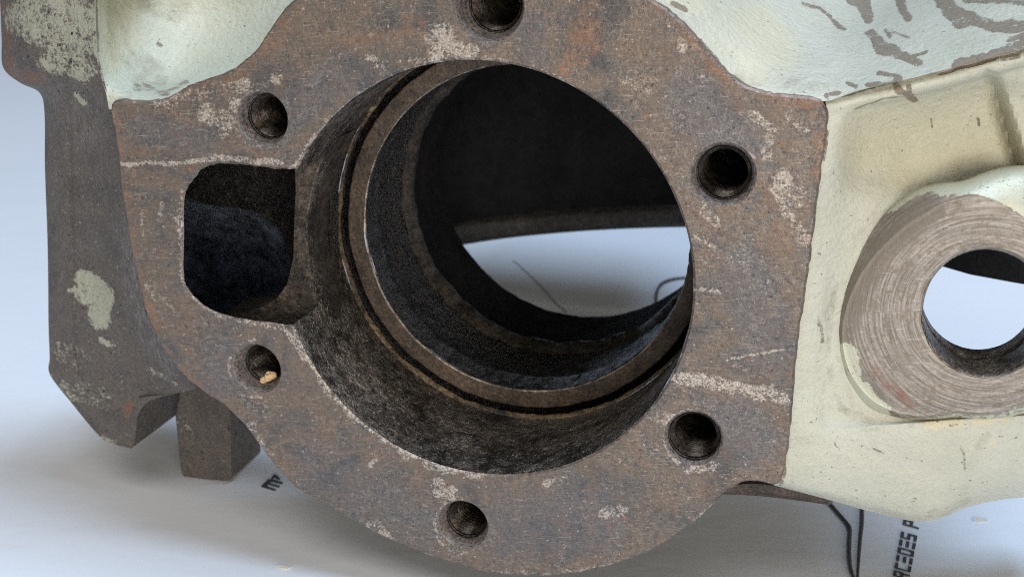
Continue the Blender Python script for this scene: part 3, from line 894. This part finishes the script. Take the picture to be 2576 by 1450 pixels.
# --- painted top deck, upper right
DECK = [[(1560, -60, .012), (1640, 0, .012), (1700, 42, .012), (1750, 95, .012), (1795, 150, .012), (1835, 190, .012), (1880, 218, .012), (1950, 236, .012), (2030, 242, .012), (2086, 243, .02), (2160, 228, .06), (2260, 205, .10), (2360, 180, .15), (2470, 150, .20), (2620, 110, .27)],
        [(1590, -75, .14), (1672, -12, .14), (1734, 32, .14), (1786, 83, .14), (1826, 132, .13), (1862, 172, .11), (1902, 200, .09), (1962, 215, .08), (2036, 222, .08), (2092, 224, .09), (2164, 208, .14), (2264, 184, .18), (2364, 158, .23), (2474, 126, .28), (2624, 86, .35)],
        [(1640, -90, .34), (1730, -30, .34), (1800, 20, .34), (1850, 65, .33), (1890, 108, .30), (1925, 142, .27), (1960, 166, .24), (2010, 180, .22), (2060, 186, .22), (2110, 188, .24), (2180, 170, .30), (2275, 146, .34), (2375, 118, .39), (2480, 86, .44), (2630, 44, .51)],
        [(1710, -110, .70), (1800, -56, .70), (1880, -8, .70), (1935, 32, .68), (1975, 66, .65), (2005, 94, .61), (2035, 112, .57), (2070, 124, .54), (2110, 128, .53), (2150, 126, .54), (2215, 106, .60), (2300, 80, .64), (2395, 52, .69), (2495, 18, .74), (2640, -24, .8)],
        [(1790, -150, 1.2), (1890, -100, 1.2), (1970, -60, 1.2), (2025, -24, 1.18), (2065, 4, 1.15), (2095, 26, 1.11), (2120, 42, 1.06), (2145, 52, 1.03), (2175, 54, 1.02), (2210, 50, 1.03), (2265, 30, 1.08), (2340, 4, 1.12), (2425, -26, 1.16), (2515, -60, 1.2), (2650, -104, 1.26)],
        [(1870, -200, 1.8), (1970, -160, 1.8), (2050, -120, 1.8), (2105, -86, 1.78), (2145, -60, 1.75), (2175, -40, 1.7), (2195, -26, 1.66), (2215, -18, 1.63), (2240, -18, 1.62), (2270, -24, 1.63), (2320, -46, 1.68), (2390, -72, 1.7), (2465, -104, 1.74), (2545, -140, 1.78), (2670, -184, 1.84)]]
deck_chip = [([(2145, -10), (2175, 20), (2190, 38)], 15, 1.0), ([(2180, 5), (2192, 40)], 10, 1.0), ([(2255, -5), (2275, 25), (2285, 42)], 11, .95), ([(2195, 85), (2215, 110), (2250, 125)], 16, 1.0), ([(2215, 118), (2270, 138), (2310, 158)], 14, 1.0), ([(2290, 140), (2330, 130)], 5, .9), ([(2230, 75), (2240, 90)], 6, .8), ([(2250, 80), (2290, 95)], 5, .6),
             ([(2375, -10), (2395, 30), (2410, 45)], 24, 1.0), ([(2410, 45), (2500, 62), (2590, 72)], 17, 1.0), ([(2430, 5), (2520, 0), (2590, 10)], 8, .8), ([(2405, 168), (2470, 150), (2520, 140)], 15, 1.0), ([(2290, 222), (2360, 200), (2400, 188)], 11, 1.0), ([(2340, 190), (2400, 180)], 8, .9), ([(2500, 140), (2570, 118), (2620, 105)], 16, 1.0), ([(2540, 100), (2590, 92)], 9, .9),
             ([(2180, 212), (2240, 215), (2262, 200)], 7, .9), ([(2210, 186), (2262, 194)], 6, .85), ([(2130, 205), (2150, 215)], 7, .8), ([(2020, 8), (2060, 20), (2110, 62), (2125, 75)], 5, .75), ([(2085, 40), (2112, 68)], 6, .8), ([(1690, 10), (1720, 22)], 8, .9), ([(2195, 78)], 4, 1.0), ([(1700, 45), (1760, 100), (1830, 182), (1890, 222)], 4, .6), ([(2080, 240), (2110, 232)], 7, .8)]
deck_dirt = [([(1850, 195), (1960, 215), (2070, 222)], 16, .75), ([(1880, 180), (1930, 190)], 18, .6), ([(2080, 150), (2130, 120), (2160, 130)], 26, .5), ([(1990, 205), (2100, 210)], 12, .6), ([(2050, 10), (2120, 70)], 14, .6), ([(2450, 80), (2560, 90)], 20, .4), ([(1760, 20), (1700, -10)], 20, .5)]
deck_yel = [([(1900, 60), (1960, 130), (1900, 160)], 60, .5), ([(1800, 20), (1850, 100)], 60, .3), ([(1760, 20), (1690, 5)], 20, .6), ([(1985, 110), (1995, 160)], 12, .5)]
for r_ in DECK:
    a_, b_ = np.array(r_[-2], float), np.array(r_[-1], float)
    r_.append(tuple(b_ + (b_ - a_) * 130 / (b_[0] - a_[0])))
DECK[0] = [(u - (12 if q < 6 else 0), v + (10 if 2 < q < 10 else 0), d) for q, (u, v, d) in enumerate(DECK[0])]
sheet('top_deck', DECK, 22, 14, MAT['paint'], housing, (deck_chip, deck_dirt, deck_yel), back=0.15)

# --- painted side wall with its lip, right of the flange
WALL = [[(2084, 246, .02), (2108, 240, .03), (2160, 229, .06), (2260, 206, .10), (2360, 181, .15), (2470, 151, .20), (2620, 111, .27)],
        [(2090, 262, .02), (2112, 262, .04), (2165, 250, .07), (2264, 226, .11), (2364, 202, .16), (2472, 172, .21), (2620, 132, .28)],
        [(2094, 285, .02), (2116, 288, .05), (2170, 266, .10), (2268, 244, .14), (2368, 220, .19), (2473, 190, .24), (2620, 150, .31)],
        [(2092, 318, .02), (2116, 318, .07), (2176, 284, .20), (2271, 258, .28), (2371, 234, .33), (2475, 204, .38), (2620, 164, .44)],
        [(2084, 360, .02), (2112, 360, .09), (2172, 345, .27), (2275, 320, .40), (2375, 296, .46), (2480, 266, .52), (2620, 230, .56)],
        [(2068, 440, .02), (2100, 440, .09), (2162, 435, .27), (2280, 420, .42), (2385, 400, .48), (2490, 370, .54), (2620, 340, .56)],
        [(2056, 520, .02), (2090, 520, .09), (2150, 520, .19), (2280, 510, .33), (2390, 500, .48), (2500, 470, .52), (2620, 440, .54)],
        [(2041, 640, .02), (2078, 640, .08), (2130, 640, .16), (2280, 640, .30), (2390, 640, .48), (2500, 640, .5), (2620, 640, .52)],
        [(2014, 830, .02), (2052, 830, .07), (2105, 830, .15), (2280, 830, .28), (2390, 830, .44), (2500, 830, .46), (2620, 830, .48)],
        [(2000, 940, .02), (2040, 940, .07), (2100, 950, .13), (2280, 960, .24), (2390, 960, .31), (2500, 950, .33), (2620, 940, .36)],
        [(1990, 1040, .02), (2035, 1045, .06), (2115, 1050, .13), (2280, 1052, .17), (2390, 1044, .20), (2500, 1036, .23), (2620, 1030, .27)],
        [(1984, 1100, .02), (2040, 1105, .05), (2150, 1090, .10), (2310, 1070, .13), (2410, 1062, .16), (2500, 1056, .19), (2620, 1048, .23)],
        [(1976, 1160, .02), (2045, 1165, .06), (2170, 1165, .11), (2320, 1155, .15), (2420, 1140, .18), (2510, 1130, .22), (2620, 1118, .27)],
        [(1967, 1196, .03), (2055, 1215, .09), (2185, 1230, .15), (2325, 1240, .20), (2422, 1225, .25), (2515, 1200, .29), (2620, 1185, .35)],
        [(1960, 1214, .06), (2062, 1238, .13), (2192, 1268, .21), (2328, 1292, .27), (2430, 1260, .33), (2520, 1232, .37), (2620, 1222, .43)],
        [(1958, 1219, .14), (2064, 1250, .22), (2195, 1286, .32), (2330, 1311, .40), (2438, 1273, .45), (2525, 1255, .50), (2620, 1246, .56)]]
hc = (2480, 786)


def wall_relief(U, V):
    ug = 2488 + (V - 190) * 0.29
    band = smoothstep((V - 165) / 40) * smoothstep((470 - V) / 40)
    return band * (0.07 * np.exp(-((U - ug) / 16) ** 2) - 0.07 * smoothstep((U - ug) / 40)) + lattice(U, V, 70, 31) * 0.018 + lattice(U, V, 26, 32) * 0.006


def under_boss(U, V):
    return ((U - 2500) / 215.0) ** 2 + ((V - 770) / 205.0) ** 2 < 1


wall_chip = [([(2090, 246), (2180, 222), (2250, 206)], 5, .75), ([(2250, 210), (2262, 232), (2300, 250)], 9, .95), ([(2285, 215), (2290, 240)], 7, .9), ([(2360, 186), (2470, 158), (2600, 120)], 5, .8), ([(2510, 155), (2560, 140)], 7, .6), ([(2150, 275), (2220, 250), (2300, 238)], 2.5, .7), ([(2082, 330), (2074, 400)], 5, .75), ([(1990, 1000), (1972, 1180), (1962, 1215)], 5, .8),
             ([(2060, 800), (2068, 860)], 8, .6), ([(2390, 1070), (2455, 1062)], 5, .5), ([(2200, 1130), (2225, 1140)], 4, .7), ([(2345, 300), (2346, 320)], 3, .8), ([(2460, 300), (2462, 312)], 3.5, 1.0), ([(2420, 1120), (2428, 1180)], 6, .6), ([(2100, 1115), (2112, 1130)], 4, .7)]
wall_dirt = [([(2480, 190), (2500, 260), (2530, 350), (2560, 440)], 15, .68), ([(2420, 430), (2540, 400)], 36, .72), ([(2160, 300), (2270, 268), (2380, 244), (2500, 212)], 9, .6), ([(2120, 340), (2110, 420)], 12, .45), ([(2110, 700), (2085, 800), (2082, 900), (2110, 1020), (2200, 1062)], 13, .7), ([(2150, 600), (2230, 500), (2330, 455)], 16, .65), ([(2140, 1090), (2240, 1076), (2330, 1068)], 8, .6), ([(2480, 1100), (2440, 1180), (2420, 1260)], 20, .55), ([(2050, 1130), (2130, 1150)], 14, .5), ([(2150, 320), (2190, 310)], 24, .5), ([(2180, 520), (2250, 470), (2330, 440)], 16, .5), ([(2320, 1068), (2420, 1062)], 7, .85), ([(2460, 1055), (2530, 1050)], 6, .85), ([(2100, 1180), (2180, 1140)], 12, .45), ([(2340, 1290), (2440, 1262)], 12, .7), ([(2550, 190), (2575, 260)], 24, .55), ([(2080, 760), (2060, 960)], 10, .4), ([(2110, 900), (2140, 1010)], 14, .6)]
wall_yel = [([(2200, 340), (2350, 330), (2500, 300)], 90, .38), ([(2300, 420), (2550, 380)], 70, .4), ([(2330, 1068), (2420, 1063)], 10, .9), ([(2460, 1056), (2530, 1050)], 10, .9), ([(2500, 1110)], 10, .8), ([(2030, 600), (2000, 900)], 20, .15)]
def run_on(rows, du):         # the casting carries on past the boss
    for r_ in rows:
        a, b = np.array(r_[-2], float), np.array(r_[-1], float)
        r_.append(tuple(b + (b - a) * du / (b[0] - a[0])))


run_on(WALL, 130)
for r_ in WALL:
    r_[0] = (r_[0][0] - 12, r_[0][1], r_[0][2] + .01)
WALL[0] = [(u, v - 7, d + .05) for u, v, d in WALL[0]]
sheet('painted_wall', WALL, 14, 16, MAT['paint'], housing, (wall_chip, wall_dirt, wall_yel), back=0.5, drop=under_boss, deform=wall_relief)

# --- boss with cross bore
face_poly = np.array([(2434, 488), (2335, 542), (2240, 612), (2172, 690), (2138, 760), (2122, 840), (2138, 925), (2195, 1000), (2285, 1040), (2400, 1026), (2575, 1000), (2720, 960), (2830, 860), (2800, 720), (2700, 635), (2580, 568)], float)
base_poly = np.array([(2424, 462), (2318, 478), (2205, 560), (2135, 665), (2100, 750), (2086, 840), (2096, 950), (2150, 1040), (2270, 1066), (2400, 1056), (2575, 1042), (2740, 1000), (2880, 870), (2840, 690), (2720, 560), (2580, 430)], float)


def radial(poly, angs):
    a = np.arctan2(poly[:, 1] - hc[1], poly[:, 0] - hc[0])
    q = np.argsort(a)
    aa = np.r_[a[q] - 2 * math.pi, a[q], a[q] + 2 * math.pi]
    rr = np.tile(np.hypot(poly[:, 0] - hc[0], poly[:, 1] - hc[1])[q], 3)
    return np.interp(angs, aa, rr)


na = 260
aa = np.linspace(-math.pi, math.pi, na + 1)[:-1]
rh = np.full(na, 160.0)
rf = radial(face_poly, aa); rb = radial(base_poly, aa)
ker = np.exp(-0.5 * (np.arange(-6, 7) / 2.5) ** 2); ker /= ker.sum()
smo = lambda x: np.convolve(np.r_[x[-6:], x, x[:6]], ker, 'valid')
rf, rb = smo(rf), smo(rb)
rings = [(rh, .135), (rh + 5, .122)]
for t in np.linspace(0, 1, 26)[1:]:
    rings.append((rh + 5 + (rf - rh - 5) * t, .12 + 0.012 * t ** 6))
for t, d in ((.12, .13), (.3, .145), (.55, .17), (.8, .205), (1.0, .25), (1.15, .42)):
    rings.append((rf + (rb - rf) * t, d))
Uv = np.concatenate([hc[0] + r * np.cos(aa) for r, d in rings]); Vv = np.concatenate([hc[1] + r * np.sin(aa) for r, d in rings])
Dv = np.concatenate([np.full(na, d) for r, d in rings])
Fb = [[i * na + j, i * na + (j + 1) % na, (i + 1) * na + (j + 1) % na, (i + 1) * na + j] for i in range(len(rings) - 1) for j in range(na)]
tl = np.concatenate([np.full(na, (k - 26) / 5.0) for k in range(len(rings))])
edge_paint = np.clip(tl, 0, 1) * 1.2
mint_top = marks(Uv, Vv, [([(2450, 470), (2600, 500)], 60, 1.0)]) * (tl > 0.05)
b_paint = np.maximum.reduce([edge_paint, mint_top, marks(Uv, Vv, [([(2130, 880), (2150, 960), (2220, 1040)], 26, .95), ([(2100, 860), (2110, 950)], 18, .9), ([(2330, 470), (2230, 520)], 10, .6)])])
b_paint *= 1 - marks(Uv, Vv, [([(2230, 560), (2150, 660), (2105, 760), (2095, 830)], 30, .95), ([(2330, 505), (2240, 560)], 22, .7), ([(2110, 940), (2140, 1010), (2180, 1045)], 8, .7)])
b_rust = marks(Uv, Vv, [([(2195, 930), (2240, 970), (2290, 1020)], 16, .85), ([(2200, 860), (2180, 800)], 8, .4)])
b_dark = marks(Uv, Vv, [([(2330, 530), (2210, 630), (2140, 740), (2110, 840)], 48, .9), ([(2200, 760), (2190, 840)], 22, .6), ([(2260, 900), (2330, 980)], 40, .55), ([(2175, 760), (2190, 690)], 8, .9), ([(2150, 920), (2210, 990)], 26, .8), ([(2330, 1020), (2300, 1030)], 22, .6), ([(2240, 620), (2330, 560)], 26, .6)])
boss = link('side_boss', local(Uv, Vv, Dv), Fb, MAT['boss'], housing, np.stack([b_paint, b_rust, b_dark], -1))
hr = local(hc[0] + 160 * np.cos(aa), hc[1] + 160 * np.sin(aa), .135)
bc = hr.mean(0)
Vc = []
for dz, sc in ((0, 1.0), (.012, .985), (.10, .98), (.19, .975), (.20, 1.0), (.235, 1.0), (.245, .97), (.33, .965), (.345, 1.0), (.36, 1.5)):
    q = bc + (hr - bc) * sc * (1 + rng.normal(0, .0015, (na, 1)))
    q[:, 2] = bc[2] - dz
    Vc.append(q)
nr_ = len(Vc)
link('cross_bore', np.vstack(Vc), [[i * na + j, i * na + (j + 1) % na, (i + 1) * na + (j + 1) % na, (i + 1) * na + j] for i in range(nr_ - 1) for j in range(na)], MAT['bore'], boss)
cj = [j for j in range(na) if math.radians(95) < aa[j] < math.radians(185)]
cr = bc + (hr - bc) * 1.02 + np.array([0, 0, .012]); ci = bc + (hr - bc) * .985 - np.array([0, 0, .03])
Vk = np.vstack([cr[cj], (cr[cj] + ci[cj]) / 2 + np.array([0, 0, .010]), ci[cj]]) + rng.normal(0, .002, (3 * len(cj), 3))
link('bore_crust', Vk, [[r_ * len(cj) + j, r_ * len(cj) + j + 1, (r_ + 1) * len(cj) + j + 1, (r_ + 1) * len(cj) + j] for r_ in range(2) for j in range(len(cj) - 1)], MAT['gold'], boss)

# --- lower skirt of the casting behind the flange corner
sk = [[(1800, 1225, .30), (1880, 1216, .30), (1960, 1222, .30), (2080, 1245, .36)], [(1810, 1242, .34), (1890, 1244, .34), (1970, 1252, .34), (2085, 1268, .4)], [(1830, 1238, .6), (1900, 1240, .6), (1980, 1248, .6), (2095, 1262, .66)]]
sheet('lower_skirt', sk, 6, 6, MAT['shoulder'], housing, back=0.1)

# ------------------------------------------------------------------ small things on and round it


def blob(name, centers, mat, label, cat):
    """lumpy crumb from overlapping rounded lobes, one skin"""
    V, F = [], []
    for (c, r) in centers:
        b = len(V)
        nu, nw = 14, 10
        for i in range(nw + 1):
            ph = math.pi * i / nw
            for j in range(nu):
                a = 2 * math.pi * j / nu
                k = 1 + random.uniform(-.28, .28)
                V.append([c[0] + r[0] * k * math.sin(ph) * math.cos(a), c[1] + r[1] * k * math.sin(ph) * math.sin(a), c[2] + r[2] * k * math.cos(ph)])
        for i in range(nw):
            for j in range(nu):
                F.append([b + i * nu + j, b + i * nu + (j + 1) % nu, b + (i + 1) * nu + (j + 1) % nu, b + (i + 1) * nu + j])
    V = np.array(V)
    org = np.array([V[:, 0].mean(), V[:, 1].mean(), V[:, 2].min()])
    o = link(name, V - org, F, mat, None, world_space=True)
    o.location = org
    return tag(o, label, cat)


def hworld(u, v, d):
    p = local(u, v, d)
    return to_world(C0 + p[0] * XX - p[1] * YY - p[2] * AX)


blob('crumb', [(hworld(655, 962, .10), (.0014, .0012, .0010)), (hworld(666, 958, .10), (.0011, .0010, .0009)), (hworld(680, 946, .11), (.0014, .0011, .0011)), (hworld(690, 945, .12), (.0009, .0009, .0009))], MAT['crumb'], 'tan two-lobed crumb lying in the bolt hole below the side port', 'crumb')


def tube(name, pts, radii, mat, label, cat, flat=0.9):
    """cord lying on the table through survey points"""
    pts = np.asarray(pts, float)
    P = np.array([table(u, v) for u, v in catmull(pts, 6)])
    rr = np.interp(np.linspace(0, 1, len(P)), np.linspace(0, 1, len(radii)), radii)
    T = np.gradient(P, axis=0); T /= np.linalg.norm(T, axis=1)[:, None]
    N = np.stack([-T[:, 1], T[:, 0], np.zeros(len(P))], -1)
    V, F = [], []
    m = 10
    for p, nn, r in zip(P, N, rr):
        for j in range(m):
            a = 2 * math.pi * j / m
            V.append(p + nn * r * math.cos(a) + np.array([0, 0, r * flat * (1 + math.sin(a)) + 0.0001]))
    for i in range(len(P) - 1):
        for j in range(m):
            F.append([i * m + j, i * m + (j + 1) % m, (i + 1) * m + (j + 1) % m, (i + 1) * m + j])
    F.append(list(range(m))[::-1]); F.append(list(range((len(P) - 1) * m, len(P) * m)))
    V = np.array(V)
    org = np.array([V[0][0], V[0][1], 0.0])
    o = link(name, V - org, F, mat, None, world_space=True)
    o.location = org
    return tag(o, label, cat)


def z3(x, y):      # reading from the enlarged lower right survey sheet
    return ((2600 + x * 0.5531) / 1.5534, (1450 + y * 0.5531) / 1.5534)


tube('bent_wire', [z3(1020, 850), z3(1100, 905), z3(1150, 935), z3(1220, 1015), z3(1285, 1090), z3(1302, 1130), z3(1300, 1190), z3(1298, 1300), z3(1308, 1400), z3(1335, 1490)], [.00045, .00052, .00055, .0005, .00042], MAT['wire'], 'thin black wire with a sharp bend, left of the two wires under the painted corner', 'wire')
tube('straight_wire', [z3(1392, 900), z3(1390, 1000), z3(1388, 1080), z3(1379, 1165), z3(1368, 1300), z3(1356, 1490)], [.0005, .0005, .0005, .0004, .0003], MAT['wire'], 'thin straight black wire, right of the two wires under the painted corner', 'wire')
tube('curved_wire', [(1650, 775), (1652, 740), (1664, 718), (1690, 706), (1730, 700)], [.0005, .0007, .0005], MAT['wire'], 'short curved dark wire seen through the big bore on the table', 'wire')
tube('hair', [(1290, 655), (1330, 690), (1370, 730), (1400, 765), (1425, 785)], [.00012, .00016, .0002], MAT['wire'], 'fine dark hair lying on the table, seen through the big bore', 'hair')

# flat print on the board: letters built stroke by stroke, all children of the table


def print_poly(name, pix, mat=MAT['ink'], z=0.0003):
    P = np.array([table(u, v, z) for u, v in pix])
    n = len(P)
    Q = P.copy(); Q[:, 2] = 0.00002
    F = [list(range(n)), list(range(n, 2 * n))[::-1]] + [[i, n + i, n + (i + 1) % n, (i + 1) % n] for i in range(n)]
    return link(name, np.vstack([P, Q]), F, mat, table_o, smooth=False, world_space=True)


def zl(x, y):      # reading from the enlarged lettering survey sheet
    return np.array([(3300 + x * 0.2427) / 1.5534, (1900 + y * 0.2427) / 1.5534])


FWD, UPV = np.array([24.0, -126.0]), np.array([-262.0, -72.0])


def glyph(name, origin, rects):
    """one printed letter: rects (a0, a1, b0, b1) along the line and up the letter, joined as one mesh"""
    V, F = [], []
    for r in rects:
        a0, a1, b0, b1 = r
        q = [np.asarray(origin) + FWD * a + UPV * b for a, b in ((a0, b0), (a1, b0), (a1, b1), (a0, b1))]
        b = len(V)
        V += [table(*zl(*p), 0.0003) for p in q] + [table(*zl(*p), 0.00002) for p in q]
        F += [[b, b + 1, b + 2, b + 3], [b + 7, b + 6, b + 5, b + 4]] + [[b + i, b + 4 + i, b + 4 + (i + 1) % 4, b + (i + 1) % 4] for i in range(4)]
    return link(name, np.array(V), F, MAT['ink'], table_o, smooth=False, world_space=True)


W, T = 0.74, 0.20
E_ = [(0, W, 0, T), (0, W, .39, .39 + T), (0, W, 1 - T, 1)]
D_ = [(0, W, 0, T), (0, W, 1 - T, 1), (0, .15, T, 1 - T), (W - .15, W, T, 1 - T)]
C_ = [(0, W, 0, T), (0, W, 1 - T, 1), (0, .15, T, 1 - T)]
S_ = [(0, W, 0, T), (0, W, .39, .39 + T), (0, W, 1 - T, 1), (W - .15, W, T, .39), (0, .15, .39 + T, 1 - T)]
R_ = [(0, .16, 0, 1), (.16, W, 1 - T, 1), (.16, W, .39, .39 + T), (W - .15, W, .39 + T, 1 - T), (W - .3, W - .1, 0, .39)]
P_ = [(0, .16, 0, 1), (.16, W, 1 - T, 1), (.16, W, .39, .39 + T), (W - .15, W, .39 + T, 1 - T)]
org = np.array([1160.0, 880.0])
for k, (nm, g) in enumerate((('letter_s', S_), ('letter_e', E_), ('letter_d', D_), ('letter_e', E_), ('letter_c', C_), ('letter_r', R_), ('letter_e', E_))):
    glyph(nm, org - FWD * 0.985 * k, g)
glyph('letter_p', org + FWD * 1.62, P_)


def zm(x, y):
    return ((900 + x * 0.1656) / 1.5534, (1720 + y * 0.1656) / 1.5534)


print_poly('letter_m', [zm(725, 1065), zm(900, 905), zm(1000, 905), zm(1240, 985), zm(1225, 1010), zm(960, 950), zm(915, 990), zm(1165, 1065), zm(1150, 1090), zm(890, 1015), zm(840, 1060), zm(1075, 1145), zm(1060, 1168), zm(760, 1085)])
print_poly('letter_fragment', [zm(965, 870), zm(1025, 790), zm(1110, 820), zm(1180, 900), zm(1120, 900), zm(1040, 850), zm(1000, 885)])
print_poly('table_stain', [(2444, 1303), (2452, 1298), (2470, 1300), (2487, 1305), (2484, 1310), (2460, 1311), (2448, 1308)], MAT['stain'], 0.0002)

fl_pts = [(694, 1423), (706, 1421), (722, 1423), (736, 1427), (724, 1431), (704, 1430)]
Pq = np.array([table(u, v, 0.0001) for u, v in fl_pts]); Pt = Pq + np.array([0, 0, 0.0002])
ctr = Pq.mean(0)
ff = link('paint_flake', np.vstack([Pt, Pq]) - ctr, [list(range(6)), list(range(6, 12))[::-1]] + [[i, 6 + i, 6 + (i + 1) % 6, (i + 1) % 6] for i in range(6)], MAT['flake'], None, smooth=False, world_space=True)
ff.location = ctr
tag(ff, 'small white paint flake on the table below the flange', 'paint flake')
